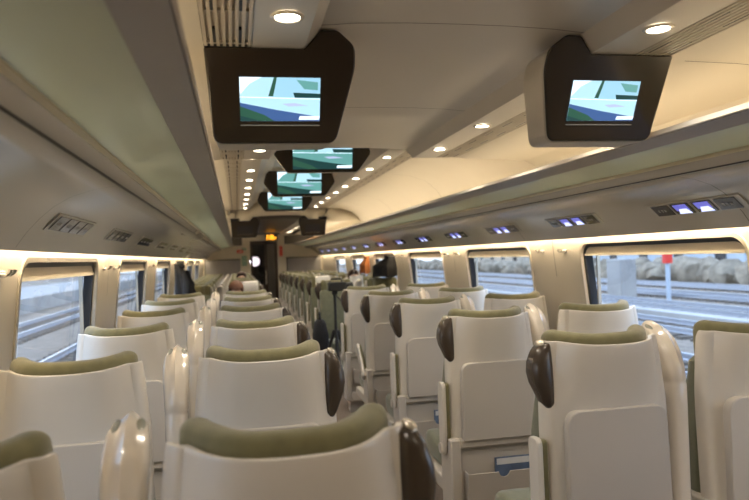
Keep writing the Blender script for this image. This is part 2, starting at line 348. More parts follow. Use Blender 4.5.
# overhead panel below the rack + cove, and the luggage racks
overP = [(1.046,1.769),(1.12,1.757),(1.19,1.735),(1.245,1.704),(1.29,1.665),(1.33,1.622),(1.364,1.575),(1.372,1.563),(1.378,1.570),(1.37,1.60),(1.40,1.64),(1.46,1.66)]
seams = [0.2, 2.4, 4.6, 6.8, 9.0, 11.2, 13.4, 15.6]
for s, nm in ((-1, 'left'), (1, 'right')):
    pts = [(s*x, z) for x, z in overP]
    o = obj('trim_%d' % tn, extrude_profile(pts, Y0, YE), M['over'], autos=50, solid=0.003); tn += 1; struct(o)
    bm = bmesh.new()
    for y in seams:
        for a, b in zip(overP[:6], overP[1:7]):
            v = [bm.verts.new((s*(a[0]-.0035), y-.002, a[1]-.0035)), bm.verts.new((s*(b[0]-.0035), y-.002, b[1]-.0035)), bm.verts.new((s*(b[0]-.0035), y+.002, b[1]-.0035)), bm.verts.new((s*(a[0]-.0035), y+.002, a[1]-.0035))]; bm.faces.new(v)
    o = obj('trim_%d' % tn, bm, M['seam'], smooth=False); tn += 1; struct(o)
    # rack
    rk = thing('luggage_rack', 'long overhead luggage rack with frosted green shelf along the %s wall' % nm, 'luggage rack', (s*1.0, Y0+.02, 1.8))
    def prof(pp, y0=0, y1=YE-Y0-.04): return extrude_profile([(s*x - s*1.0, z-1.8) for x, z in pp], y0, y1)
    rp_ = [(.752,1.885),(.744,1.884),(.741,1.873),(.744,1.866),(.78,1.857),(.823,1.8495),(.823,1.862),(.79,1.868),(.765,1.876),(.752,1.885)]
    obj('front_rail', prof(rp_), M['rail'], rk, autos=50)
    obj('rail_highlight', prof([(.741,1.887),(.736,1.886),(.735,1.870),(.7405,1.868),(.741,1.887)]), M['post'], rk)  # paler strip colours in the bright highlight along the rail lip
    obj('shelf_edge', prof([(1.001,1.820),(1.002,1.814),(1.013,1.806),(1.016,1.808),(1.012,1.823),(1.001,1.820)]), M['gold'], rk)
    obj('back_panel', prof([(1.014,1.806),(1.030,1.793),(1.043,1.777),(1.050,1.778),(1.05,1.81),(1.014,1.812),(1.014,1.806)]), M['over'], rk)
    obj('shadow_gap', prof([(1.0425,1.7765),(1.0455,1.7715),(1.06,1.775),(1.06,1.78),(1.0425,1.7765)]), M['seam'], rk)
    obj('rack_floor', prof([(1.01,1.826),(1.2,1.835),(1.345,1.84),(1.345,1.848),(1.01,1.835),(1.01,1.826)]), M['side'], rk)
    ys = [Y0+.02] + seams + [YE-.02]
    for a, b in zip(ys[:-1], ys[1:]):
        obj('shelf_pane', prof([(.824,1.851),(1.001,1.819),(1.001,1.826),(.824,1.858),(.824,1.851)], a-Y0-.02+.003, b-Y0-.02-.003), M['shelf'], rk, smooth=False)
    # indirect strip on the rack, aimed at the side ceiling
    led = obj('light_strip', prof([(1.06,1.852),(1.09,1.852),(1.09,1.866),(1.06,1.866),(1.06,1.852)], .3, YE-Y0-.3), M['led'], rk)
    cov = thing('cove_light', 'warm light strip hidden above the %s windows' % nm, 'light strip', (s*1.405, Y0+.1, 1.61))
    obj('light_strip', BX(-.008, .008, 0, YE-Y0-.2, 0, .012), M['led'], cov, smooth=False)
    for k in range(5):
        ln = (YE-Y0)/5; yc = Y0 + ln*(k+.5)
        a = bpy.data.lights.new('rack_light', 'AREA'); a.shape = 'RECTANGLE'; a.size = .03; a.size_y = ln-.1; a.energy = RACK_W*ln*.5; a.color = WARM
        ao = bpy.data.objects.new('rack_light', a); C.objects.link(ao); ao.location = (s*1.075, yc, 1.872); ao.rotation_euler = (PI, 0, 0)
        a = bpy.data.lights.new('cove_lamp', 'AREA'); a.shape = 'RECTANGLE'; a.size = .015; a.size_y = ln-.1; a.energy = COVE_W*ln*.5; a.color = (1.0, .82, .56)
        ao = bpy.data.objects.new('cove_lamp', a); C.objects.link(ao); ao.location = (s*1.405, yc, 1.606); ao.rotation_euler = (0, -s*.35, 0)

# near end wall (behind the camera) and the far end wall with its door
struct(obj('wall_near', BX(-1.55, 1.55, Y0-.05, Y0, 0, 2.5), M['cream'], smooth=False))
bm = bmesh.new()
for b in ((-1.52, -.33, 0, 2.13), (.345, 1.52, 0, 2.13), (-.33, .345, 1.985, 2.13)): box(bm, b[0], b[1], YE, YE+.06, b[2], b[3])
struct(obj('wall_far', bm, M['cream'], smooth=False))
struct(obj('wall_vestibule', BX(-1.55, 1.55, YE+2.0, YE+2.05, 0, 2.5), M['gloss'], smooth=False))
struct(obj('wall_vestibule_left', BX(-1.55, -1.5, YE+.06, YE+2.0, 0, 2.5), M['gloss'], smooth=False))
struct(obj('wall_vestibule_right', BX(1.5, 1.55, YE+.06, YE+2.0, 0, 2.5), M['gloss'], smooth=False))
d = bpy.data.objects.new('door_1', None); C.objects.link(d); d.location = (0, YE+.02, 0); struct(d)
bm = bmesh.new()
for b in ((-.325, -.27, 0, 1.975), (.02, .09, 0, 1.975), (.27, .34, 0, 1.975), (-.27, .27, 1.90, 1.975), (-.27, .27, 0, .3)): box(bm, b[0], b[1], 0, .03, b[2], b[3])
obj('door_frame', bm, M['brown'], d, smooth=False)
obj('glass', BX(-.27, .02, .012, .018, .3, 1.9), M['dkglass'], d, smooth=False)
obj('door_leaf', BX(.09, .27, .005, .025, .3, 1.9), M['gloss'], d, smooth=False)
hd = obj('door_handle', BX(.035, .055, -.03, -.01, .9, 1.25), M['chrome'], d, bevel=.004)
# vestibule lamp seen through the door glass
t = thing('vestibule_lamp', 'round bluish white lamp glowing behind the dark end door glass', 'lamp', (-.17, YE+1.9, 1.33))
bm = bmesh.new(); disc(bm, (0, 0, 0.14), .13, 'y', 24, -.05, .10); obj('lamp_globe', bm, M['vest'], t)
bm = bmesh.new(); disc(bm, (0, 0.0, 0.14), .15, 'y', 24, .09); obj('lamp_base', bm, M['cap'], t)
# grey partitions at the far end, either side
for s, nm in ((-1, 'left'), (1, 'right')):
    x0, x1 = (.575, 1.42); a, b = min(s*x0, s*x1), max(s*x0, s*x1)
    p = thing('partition_panel', 'low grey glossy partition panel on the far end wall, %s side' % nm, 'partition', ((a+b)/2, YE-.03, 0))
    c = (a+b)/2
    obj('panel', BX(a-c, b-c, -.012, .012, .05, 1.53), M['greyp'], p, bevel=.006)
    obj('panel_frame', BX(a-c-.02, b-c+.0, .012, .028, .03, 1.555), M['brown'], p, bevel=.004)
    mp = thing('smoked_panel', 'dark glossy panel high on the far end wall, %s side' % nm, 'panel', (s*.92, YE-.02, 1.88))
    obj('pane', BX(-.40, .40, -.01, .015, 0, .21), M['gloss'], mp, bevel=.004); 
# signs on the far wall
def sign(name, label, cat, x, z, wd, h, mats_, build):
    t_ = thing(name, label, cat, (x, YE-.012, z)); obj('sign_board', BX(-wd/2, wd/2, -.004, .008, -h/2, h/2), mats_[0], t_, bevel=.001)
    bm = bmesh.new(); build(bm); obj('marking', bm, mats_[1], t_, smooth=False)
sign('emergency_sign', 'small red emergency sign on the cream end wall left of the door', 'sign', -.575, 1.735, .15, .075, (M['signred'], M['white']), lambda bm: (box(bm, -.05, .02, -.007, -.003, -.008, .008), box(bm, .02, .04, -.007, -.003, -.018, .018)))
sign('notice_board', 'upright grey green notice on the cream end wall left of the door', 'notice', -.475, 1.50, .12, .24, (M['signgreen'], M['paper2']), lambda bm: [box(bm, -.045, .045, -.007, -.003, -.09+i*.04, -.075+i*.04) for i in range(5)])
sign('exit_sign', 'little green running sign near the top of the cream end panel', 'sign', -.475, 1.79, .10, .05, (M['signgreen'], M['white']), lambda bm: (box(bm, -.03, .01, -.007, -.003, -.006, .006), box(bm, .01, .02, -.007, -.003, -.014, .014)))
sign('red_notice', 'tall narrow red notice with pale bands right of the end door', 'sign', .43, 1.71, .075, .26, (M['signred'], M['white']), lambda bm: [box(bm, -.02, .02, -.007, -.003, -.09+i*.06, -.083+i*.06) for i in range(4)])
t = thing('led_display', 'amber lettered LED display hanging above the end door', 'display', (.2, YE-.16, 1.985))
obj('display_case', BX(-.15, .15, 0, .05, 0, .14), M['black'], t, bevel=.004)
bm = bmesh.new()
FONT = {'0': '111101101101111', '7': '111001010010010', '1': '010110010010111', '5': '111100111001111', '3': '111001111001111'}
for r_, (txt, zz, sc_) in enumerate((('11:05', .085, .010), ('17537', .015, .0125))):
    xx = -.12
    for ch in txt:
        if ch == ':': box(bm, xx, xx+sc_*.8, -.003, .001, zz+sc_, zz+sc_*2); box(bm, xx, xx+sc_*.8, -.003, .001, zz+sc_*3, zz+sc_*4); xx += sc_*2; continue
        for i, c_ in enumerate(FONT[ch]):
            if c_ == '1':
                cx_, cz_ = i % 3, 4 - i//3; box(bm, xx+cx_*sc_, xx+(cx_+.9)*sc_, -.003, .001, zz+cz_*sc_, zz+(cz_+.9)*sc_)
        xx += sc_*4
obj('lettering', bm, M['amber'], t, smooth=False)

# ------------------------------------------------------------------ downlights and ceiling vents
def make_downlight():
    t = thing('downlight', '', 'ceiling light', (0, 0, 0), 0, 'round ceiling downlights')
    bm = bmesh.new(); disc(bm, (0, 0, -.0035), .030, 'z', 24, .003); obj('bulb', bm, M['lamp'], t)
    bm = bmesh.new(); n = 28
    R = [[bm.verts.new((r*math.cos(2*PI*k/n), r*math.sin(2*PI*k/n), z)) for k in range(n)] for r, z in ((.030, -.003), (.034, -.006), (.041, -.004), (.043, -.0005), (.030, -.0005))]
    for a, b in zip(R, R[1:]+R[:1]):
        for k in range(n): bm.faces.new((a[k], a[(k+1) % n], b[(k+1) % n], b[k]))
    obj('trim_ring', bm, M['post'], t); return t
d0, ds = 1.5654*1.1, .6414*1.1
dl = make_downlight(); first = True
def place_dl(x, y, z, label):
    global first
    o = dl if first else dup(dl, (0, 0, 0)); first = False
    o.location = (x, y, z-.003); o['label'] = label
    L = bpy.data.lights.new('downlight_lamp', 'SPOT'); L.energy = DOWN_W*4; L.spot_size = math.radians(150); L.spot_blend = .9; L.shadow_soft_size = .03; L.color = (1, .88, .72)
    lo = bpy.data.objects.new('downlight_lamp', L); C.objects.link(lo); lo.location = (x, y, z-.015)
for s, nm in ((-1, 'left'), (1, 'right')):
    for k in range(-4, 4):
        y = d0 + k*ds
        if k in (1,): pass
        if k < 0: continue
        place_dl(s*.518, y, H1, 'round warm downlight in the %s low ceiling strip, %s' % (nm, 'just before the ceiling television' if k == 0 else nth(k-1, 'beyond the ceiling television')))
    for j, k in enumerate(range(5, 13)):
        place_dl(s*.518, d0 + k*ds, H2, 'round warm downlight in the %s raised ceiling strip, %s' % (nm, nth(j, 'after the step up')))
    for j, k in enumerate((14, 15, 16, 17, 18, 19, 20)):  # row filled up with added downlights to brighten the far end
        place_dl(s*.518, d0 + k*ds, H1, 'round warm downlight added to brighten the far end, %s low strip, %s' % (nm, nth(j, 'in line')))
    place_dl(s*.518, .3, H1, 'round warm downlight in the %s low strip, out of frame above the camera' % nm)
def vent(s, y0, y1, z, label):
    t = thing('air_vent', label, 'air vent', (s*.6675, (y0+y1)/2, z), 0, 'slatted ceiling vents'); L = (y1-y0)/2
    n = 8
    for i in range(n):
        x = -.060 + .120*i/(n-1); obj('slat', BX(x-.0045, x+.0045, -L, L, -.004, .008), M['vent'], t, smooth=False)
    k = L-.14
    while k > -L+.02:
        for x in (-.0345, .0345): obj('air_slot', BX(x-.0062, x+.0062, k, k+.11, -.0035, .0075), M['black'], t, smooth=False)
        obj('cross_bar', BX(-.066, .066, k+.115, k+.125, -.002, .0055), M['vent'], t, smooth=False); k -= .25
    bm = bmesh.new(); box(bm, -.067, .067, -L, L, .006, .014); obj('backing', bm, M['vent'], t, smooth=False)
for s, nm in ((-1, 'left'), (1, 'right')):
    vent(s, .2, 1.975, H1, 'long slatted cream air vent in the ceiling before the %s television' % nm)
    vent(s, 2.32, YT1-.01, H1, 'slatted cream air vent in the low ceiling beyond the %s television' % nm)
    vent(s, YT1+.02, YT2-.01, H2, 'long slatted air vent in the raised ceiling on the %s' % nm)

# ------------------------------------------------------------------ televisions
def screen_mesh(parent, w_, h, place, wide=False, teal=False):
    """polygons of a train film frame; place(u,v,d) maps 0..1 to the face"""
    bm = bmesh.new()
    def poly(pts, mi, d): bm.faces.new([bm.verts.new(place(u, v, d)) for u, v in pts]).material_index = mi
    poly([(0,0),(1,0),(1,1),(0,1)], 0, 0)
    poly([(0,.60),(0,1),(.27,1),(.12,.85)], 1, .0004)
    poly([(.38,.56),(.62,.54),(1,.66),(1,1),(.47,1)], 2, .0005)
    poly([(.70,.95),(.97,.9),(.97,.72),(.8,.74)], 6, .0007)
    poly([(.35,.57),(.41,.57),(.46,1),(.42,1)], 5, .0008)
    poly([(.66,.66),(1,.64),(1,.54),(.68,.54)], 4, .0009)
    poly([(0,.54),(1,.505),(1,.52),(0,.56)], 1, .0010)
    poly([(0,.42),(.45,.26),(1,.10),(1,0),(0,0)], 3, .0006)
    poly([(0,.34),(.30,.14),(.42,0),(0,0)], 5, .0008)
    poly([(0,.12),(.25,0),(0,0)], 4, .0009)
    poly([(.52,.40),(.68,.42),(.85,.36),(.6,.34)], 7, .0008)
    poly([(.73,.03),(.99,.03),(1,.115),(.745,.115)], 1, .0014)
    ms = [M['sc_teal'] if teal else M['sc_pale'], M['sc_white'], M['sc_pale' if teal else 'sc_mid'], M['sc_dark'] if teal else M['sc_blue'], M['sc_dark'], M['sc_green'], M['sc_teal'], M['sc_pink']]
    return obj('screen', bm, ms, parent, smooth=False)
def round_poly(pts, rad, n=5):
    out = []; N = len(pts)
    for i in range(N):
        p, a, b = Vector(pts[i]), Vector(pts[i-1]), Vector(pts[(i+1) % N]); r = rad[i] if isinstance(rad, list) else rad
        if r <= 0: out.append(tuple(p)); continue
        A = p + (a-p).normalized()*r; B = p + (b-p).normalized()*r
        for k in range(n+1):
            t_ = k/n; q = A*(1-t_)**2 + p*2*t_*(1-t_) + B*t_*t_; out.append((q.x, q.y))
    return out
def side_tv(s, Yp, label, on=True):
    t = thing('ceiling_television', label, 'television', (s*.53, Yp, 1.855), 0)
    out = [(.735, 2.108), (.45, 2.108), (.405, 2.155), (.355, 2.158), (.300, 2.118), (.298, 2.06), (.350, 1.855), (.718, 1.855)]
    pts = round_poly(out, [0, 0, .008, .012, .022, .02, .028, .028])
    fy = lambda z: (2.11-z)*.50      # face leans back towards its bottom
    X = lambda a: s*a - s*.53
    g = Vector((.53, 2.0))
    bm = bmesh.new(); A = lambda a, b: (X(a), fy(b), b-1.855); B = lambda a, b: (X(a), fy(b)+.012, b-1.855)
    prism(bm, pts, A, B); obj('bezel', bm, M['tv'], t, bevel=.006)
    def sh(a, b, k): c = Vector((a, b)); c = g + (c-g)*k; return c
    bm = bmesh.new(); prism(bm, pts, lambda a, b: (X(a), fy(b)+.013, b-1.857), lambda a, b: (X(sh(a, b, .97)[0]), fy(b)*.8+.19, max(sh(a, b, .97)[1], b if b > 2.1 else 0)-1.855))
    obj('back_shell', bm, M['tvback'], t, bevel=.008)
    cx = s*.52; w2 = .118; z0, z1 = 1.916, 2.032
    pl = lambda u, v, d_: (cx + (u-.5)*2*w2 - s*.53, fy(z0+(z1-z0)*v)-.003-d_, z0+(z1-z0)*v-1.855)
    if on: screen_mesh(t, 0, 0, pl)
    else:
        bm = bmesh.new(); bm.faces.new([bm.verts.new(pl(u, v, 0)) for u, v in ((0,0),(1,0),(1,1),(0,1))]); obj('screen', bm, M['panelblk'], t, smooth=False)
    bm = bmesh.new(); tube(bm, [(cx-s*.53-w2, fy(z0-.012)-.002, z0-.012-1.855), (cx-s*.53+w2, fy(z0-.012)-.002, z0-.012-1.855)], .0018, 6)
    obj('screen_ledge', bm, M['cap'], t)
    return t
side_tv(-1, 1.98, 'brown framed television hanging from the left ceiling strip, playing a train film')
side_tv(1, 1.965, 'brown framed television hanging from the right ceiling strip, playing a train film')
side_tv(-1, YT2+.05, 'switched off brown television high at the far end, on the left', False)
side_tv(1, YT2+.05, 'switched off brown television high at the far end, on the right', False)
for i, y in enumerate((5.1, 7.05, 9.2)):
    t = thing('ceiling_television', 'wide brown television across the raised ceiling, %s' % nth(i, 'in line'), 'television', (0, y, 2.15), 0, 'wide televisions across the raised ceiling')
    out = [(-.27, 2.15), (.27, 2.15), (.37, 2.285), (.33, 2.405), (-.33, 2.405), (-.37, 2.285)]; pts = round_poly(out, .025)
    fy = lambda z: (2.4-z)*.30
    bm = bmesh.new(); prism(bm, pts, lambda a, b: (a, fy(b), b-2.15), lambda a, b: (a, fy(b)+.03, b-2.15)); obj('bezel', bm, M['tv'], t, bevel=.005)
    bm = bmesh.new(); prism(bm, pts, lambda a, b: (a, fy(b)+.031, b-2.155), lambda a, b: (a*.92, .16, (b-2.15)*.9+.02)); obj('back_shell', bm, M['post'], t, bevel=.005)
    zc0, zc1 = 2.172, 2.392
    screen_mesh(t, 0, 0, lambda u, v, d_: ((u-.5)*.45, fy(zc0+(zc1-zc0)*v)-.003-d_, zc0+(zc1-zc0)*v-2.15), teal=True)

# ------------------------------------------------------------------ passenger service panels
def make_panel(lit=True):
    t = thing('service_panel', '', 'control panel', (0, 0, 0), 0, 'reading light panels under the racks')
    obj('panel_plate', BX(-.31, .31, -.040, .040, -.003, .003), M['over'], t, bevel=.001)
    for i, x in enumerate((-.215, -.072, .072, .215)):
        b = obj('button_tile', BX(x-.062, x+.062, -.032, .032, .003, .006), M['panelblk'], t, bevel=.001)
        bm = bmesh.new()
        if i in (1, 2) and lit:
            box(bm, x-.045, x+.045, -.010, .028, .006, .007); o = obj('lit_icon', bm, M['icon'], b, smooth=False)
            bm = bmesh.new(); v = [bm.verts.new(p) for p in ((x-.042, -.028, .0075), (x+.046, -.028, .0075), (x+.030, .002, .0075), (x-.020, .002, .0075))]; bm.faces.new(v)
            obj('lit_glyph', bm, M['iconw'], b, smooth=False)
        else:
            for k in range(3): box(bm, x-.03+k*.022, x-.018+k*.022, -.008, .006, .006, .0068)
            obj('glyph', bm, M['rail'], b, smooth=False)
    return t
pn = make_panel(); pnd = make_panel(False)
ang = math.atan2(.064, .12)
pf = True
for s, nm in ((1, 'right'), (-1, 'left')):
    pf = True
    for k in range(13):
        y = 2.69*.965 + .05 + 1.1*k if s > 0 else 2.86 + 1.1*k
        if y > 16.5: continue
        src = pn if s > 0 else pnd; o = src if pf else dup(src, (0, 0, 0)); pf = False
        # local x along Y, local z pointing down and inwards
        zc = Vector((-s*.68, 0, -.733)); xc = Vector((0, -s*1.0, 0)); yc = zc.cross(xc)
        mt = Matrix((xc, yc, zc)).transposed().to_4x4(); mt.translation = Vector((s*1.2865, y, 1.6615))
        o.matrix_world = mt
        o['label'] = ('black button panel with two glowing blue icons under the %s rack, %s' if s > 0 else 'unlit dark button panel under the %s rack, %s') % (nm, nth(k))

# coat hooks on the pillars
def make_hook():
    t = thing('coat_hook', '', 'coat hook', (0, 0, 0), 0, 'double coat hooks between the windows')
    obj('back_plate', BX(-.006, 0, -.03, .03, -.012, .012), M['chrome'], t, bevel=.003)
    for y in (-.02, .02):
        bm = bmesh.new(); tube(bm, [(0, y, 0), (-.022, y, -.004), (-.034, y, .004), (-.038, y, .016)], [.006, .006, .007, .009], 10); obj('peg', bm, M['chrome'], t)
    return t
hk = make_hook(); hf = True
for s, nm in ((1, 'right'), (-1, 'left')):
    for i, c in enumerate([q + 1.1 for q in (WINR if s > 0 else WINCL)][:6]):
        for j in (-1, 1):
            o = hk if hf else dup(hk, (0, 0, 0)); hf = False
            o.location = (s*(wx(1.49)-.001), c+j*.17, 1.485); o.rotation_euler = (0, 0, 0 if s > 0 else PI)
            o['label'] = 'double chrome coat hook on the %s wall, %s peg set of the %s pillar' % (nm, 'nearer' if j < 0 else 'farther', ORD[i])

# ------------------------------------------------------------------ seats
def make_seat(pod, label=''):
    """origin on the floor below the back of the shell rim; occupant looks to +Y. pod=+1/-1: brown wing + armrest side, 0 none"""
    t = thing('train_seat', label, 'seat')
    # shell: open U in plan, lofted over z
    zs = [1.184, 1.17, 1.12, 1.05, .97, .88, .78, .68, .60, .565]
    def half(z): return .207 + .026*min(1, (1.19-z)/.25)**.8
    def back(z): return -.025*min(1, max(0, (1.19-z)/.6))
    def bow(z): return .042 + .055*max(0, min(1, (z-.86)/.30))**1.2
    rings = []
    for z in zs:
        w_, y0 = half(z), back(z); dep = .05; r = .032; ring = []
        for k in range(5): ring.append((-w_, y0+dep-(dep-r)*k/4, z - .030*(1-k/4)**1.5*max(0, (z-1.0)/.19)))
        for k in range(1, 7): a = PI/2*k/6; ring.append((-w_+r-r*math.cos(a), y0+r-r*math.sin(a), z))
        for k in range(1, 12): u = -1+2*k/12; ring.append((u*(w_-r), y0-bow(z)*(1-abs(u)**3.6), z-(.010*(1-u*u) if z > 1.18 else 0)))
        for k in range(0, 6): a = PI/2*(1-k/6); ring.append((w_-r+r*math.cos(a), y0+r-r*math.sin(a), z))
        for k in range(5): ring.append((w_, y0+r+(dep-r)*k/4, z - .030*(k/4)**1.5*max(0, (z-1.0)/.19)))
        rings.append(ring)
    o = obj('shell', loft(rings, closed=False), M['shell'], t, solid=.014); o.modifiers['solid'].offset = 0
    b = o.modifiers.new('bevel', 'BEVEL'); b.width = .005; b.segments = 3; b.limit_method = 'ANGLE'; b.angle_limit = 1.0
    # headrest: U shaped bolster hugging the rim
    path = []; W = .201; RC = .07
    half_path = [(W, .100), (W+.001, .082), (W, .062), (W-.004, .042), (W-.014, .024)] + [((W-.022)*q, -.082+.096*q**3.3) for q in (.96, .87, .76, .64, .50, .35, .18)]
    path = [(-x, y) for x, y in half_path] + [(0, -.082)] + half_path[::-1]
    rings = []; n = len(path)
    for i, (x, y) in enumerate(path):
        a, b_ = Vector(path[max(0, i-1)]), Vector(path[min(n-1, i+1)]); dd = (b_-a).normalized(); nn = Vector((-dd.y, dd.x))   # towards the front
        u = abs(x)/W; e = min(i, n-1-i)
        top = 1.206 + .010*u**3 - (.016 if e == 0 else .004 if e == 1 else 0); bot = 1.06
        th = .074 if e > 1 else (.06 if e == 1 else .03)
        c = Vector((x, y)) + nn*.006; h = top-bot; ring = []
        for (p, q) in ((0, .12), (0, .5), (-.02, .84), (.06, .95), (.32, 1.02), (.68, 1.0), (.94, .88), (1.02, .5), (.95, .15), (.75, 0), (.3, 0)):
            v = c + nn*(p*th); ring.append((v.x, v.y, bot+h*q))
        rings.append(ring)
    obj('headrest', loft(rings), M['olive'], t, sub=1)
    # backrest cushion in front
    rings = []
    for z, w_, y0, y1 in ((.46, .205, .06, .15), (.50, .222, .045, .175), (.65, .228, .035, .19), (.85, .224, .03, .165), (1.0, .214, .035, .135), (1.065, .215, .04, .12), (1.085, .19, .05, .11)):
        ring = []
        for a, b_ in rrect(2*w_, y1-y0, min(.035, (y1-y0)*.45), 4, 0, (y0+y1)/2): ring.append((a, b_, z))
        rings.append(ring)
    obj('backrest', loft(rings), M['olive2'], t)
    rings = []
    for y, z0, z1, w_ in ((.11, .36, .44, .18), (.14, .34, .465, .20), (.35, .34, .475, .205), (.54, .34, .485, .205), (.60, .35, .475, .20), (.625, .38, .45, .18)):
        rings.append([(a, y, b_) for a, b_ in rrect(2*w_, z1-z0, min(.035, (z1-z0)*.45), 4, 0, (z0+z1)/2)])
    obj('seat_cushion', loft(rings), M['olive2'], t)
    # tray table folded up
    bm = bmesh.new(); po = round_poly([(-.190, .575), (.190, .575), (.184, .957), (-.184, .957)], [.012, .012, .055, .055], 7)
    f = lambda z: back(z)-bow(z)-.001
    prism(bm, po, lambda a, b_: (a, f(b_)-.016, b_), lambda a, b_: (a*.99, f(b_)+.024, b_)); obj('tray_table', bm, M['tray'], t, bevel=.005)
    # base with recessed rear, pocket
    bm = bmesh.new(); box(bm, -.255, -.205, -.075, .10, .12, .585); box(bm, .205, .255, -.075, .10, .12, .585); box(bm, -.205, .205, -.045, .10, .12, .585)
    box(bm, -.205, .205, -.075, -.045, .12, .20); box(bm, -.205, .205, -.070, -.045, .54, .580)
    bmesh.ops.remove_doubles(bm, verts=bm.verts[:], dist=1e-5)
    ba = obj('base', bm, M['base'], t, bevel=.006)
    obj('seat_frame', BX(-.24, .24, .10, .56, .27, .345), M['base'], t, bevel=.01)
    bm = bmesh.new(); box(bm, -.10, .10, .05, .45, .0, .27); box(bm, -.22, .22, -.03, .09, .0, .12); obj('pedestal', bm, M['base'], t, bevel=.008)
    # pocket front with a half round notch
    top = .425; pts = [(-.185, top), (-.03, top)] + [(.0-.028*math.cos(PI*k/6), top-.028*math.sin(PI*k/6)) for k in range(1, 6)] + [(.03, top), (.185, top), (.178, .29), (-.178, .29)]
    bm = bmesh.new(); prism(bm, pts, lambda a, b_: (a, -.098-.02*(b_-.29)/.13, b_), lambda a, b_: (a, -.091-.02*(b_-.29)/.13, b_))
    for sx_ in (-1, 1): prism(bm, [(-.115, top-.001), (-.045, top-.001), (-.045, .29), (-.097, .29)], lambda a, b_: (sx_*.184, a, b_), lambda a, b_: (sx_*.178, a, b_))
    box(bm, -.178, .178, -.097, -.045, .285, .293)
    obj('magazine_pocket', bm, M['base'], t, smooth=False)
    if pod:
        s = pod
        # brown head wing: teardrop bulging outwards at the aisle side
        rings = []
        for z, xo, y0, y1 in ((1.178, .222, .004, .050), (1.170, .240, -.006, .062), (1.145, .256, -.014, .072), (1.11, .267, -.019, .078), (1.075, .270, -.022, .078), (1.04, .264, -.024, .072), (1.005, .250, -.024, .064), (.975, .238, -.020, .055), (.958, .228, -.012, .045)):
            x0 = .196; ring = []; ww = xo-x0
            for a, b_ in rrect(ww, y1-y0, min(.024, ww*.46), 4): ring.append((s*(x0 + ww/2 + a), (y0+y1)/2+b_, z))
            rings.append(ring)
        wg = obj('head_wing', loft(rings), M['brown'], t, autos=70)
        bm = bmesh.new(); n = 18; q = [[bm.verts.new((s*(.229+.014*rr_*math.cos(2*PI*k/n)), .028 + .024*rr_*math.sin(2*PI*k/n), 1.178+zz + .002*rr_*math.sin(2*PI*k/n) - .25*.017*rr_*math.cos(2*PI*k/n))) for k in range(n)] for rr_, zz in ((1.05, -.006), (1, .003), (.75, .007), (.2, .008))]
        for a, b_ in zip(q[:-1], q[1:]):
            for k in range(n): bm.faces.new((a[k], a[(k+1) % n], b_[(k+1) % n], b_[k]))
        bm.faces.new(q[-1]); bm.faces.new(q[0][::-1]); obj('wing_cap', bm, M['cap'], wg)
        # armrest folded upright
        bm = bmesh.new(); pts = round_poly([(-.020, .50), (.045, .50), (.045, .86), (-.035, .865), (-.038, .62)], [.02, .02, .03, .03, .02])
        prism(bm, pts, lambda a, b_: (s*.258, a, b_), lambda a, b_: (s*.278, a, b_)); ar = obj('armrest', bm, M['shell'], t, bevel=.006)
        bm = bmesh.new(); pts = round_poly([(-.028, .56), (.038, .56), (.038, .85), (-.026, .855)], .015)
        prism(bm, pts, lambda a, b_: (s*.237, a, b_), lambda a, b_: (s*.260, a, b_)); obj('arm_pad', bm, M['olive'], ar, bevel=.005)
        bm = bmesh.new(); tube(bm, [(s*.22, .015, .53), (s*.285, .015, .53)], .026, 14); obj('arm_hinge', bm, M['base'], t)
    return t
XA, XW = .583, 1.195
seatL = make_seat(1); seatR = make_seat(-1); seatW = make_seat(0)
def put(src, x, y, rz, label, group):
    if not src.get('used'): src['used'] = 1; src.location = (x, y, 0); src.rotation_euler = (0, 0, rz); src['label'] = label; src['group'] = group; return src
    return dup(src, (x, y, 0), rz, label, group)
rowsL = [1.24+1.1*k for k in range(6)]; rowsR = [2.2+1.1*k for k in range(5)]
faceL = [9.04+1.1*k for k in range(8)]; faceR = [8.9+1.1*k for k in range(8)]
for i, y in enumerate(rowsL):
    put(seatL, -XA, y, 0, 'beige shelled seat turned away beside the aisle in the left block, %s' % nth(i), 'aisle seats of the left block, turned away')
    put(seatW, -XW, y, 0, 'beige shelled seat turned away along the left windows, %s' % nth(i), 'window seats of the left block, turned away')
for i, y in enumerate(rowsR):
    put(seatR, XA, y, 0, 'beige shelled seat turned away beside the aisle in the right block, %s' % nth(i), 'aisle seats of the right block, turned away')
    put(seatW, XW, y, 0, 'beige shelled seat turned away along the right windows, %s' % nth(i), 'window seats of the right block, turned away')
for i in range(8):
    put(seatR, -XA, faceL[i], PI, 'green fronted seat facing the camera beside the aisle, left block, %s' % nth(i, 'of the facing rows'), 'aisle seats facing the camera, left block')
    put(seatW, -XW, faceL[i], PI, 'green fronted seat facing the camera along the left windows, %s' % nth(i, 'of the facing rows'), 'window seats facing the camera, left block')
    put(seatL, XA, faceR[i], PI, 'green fronted seat facing the camera beside the aisle, right block, %s' % nth(i, 'of the facing rows'), 'aisle seats facing the camera, right block')
    put(seatW, XW, faceR[i], PI, 'green fronted seat facing the camera along the right windows, %s' % nth(i, 'of the facing rows'), 'window seats facing the camera, right block')
for o in (seatL, seatR, seatW): del o['used']

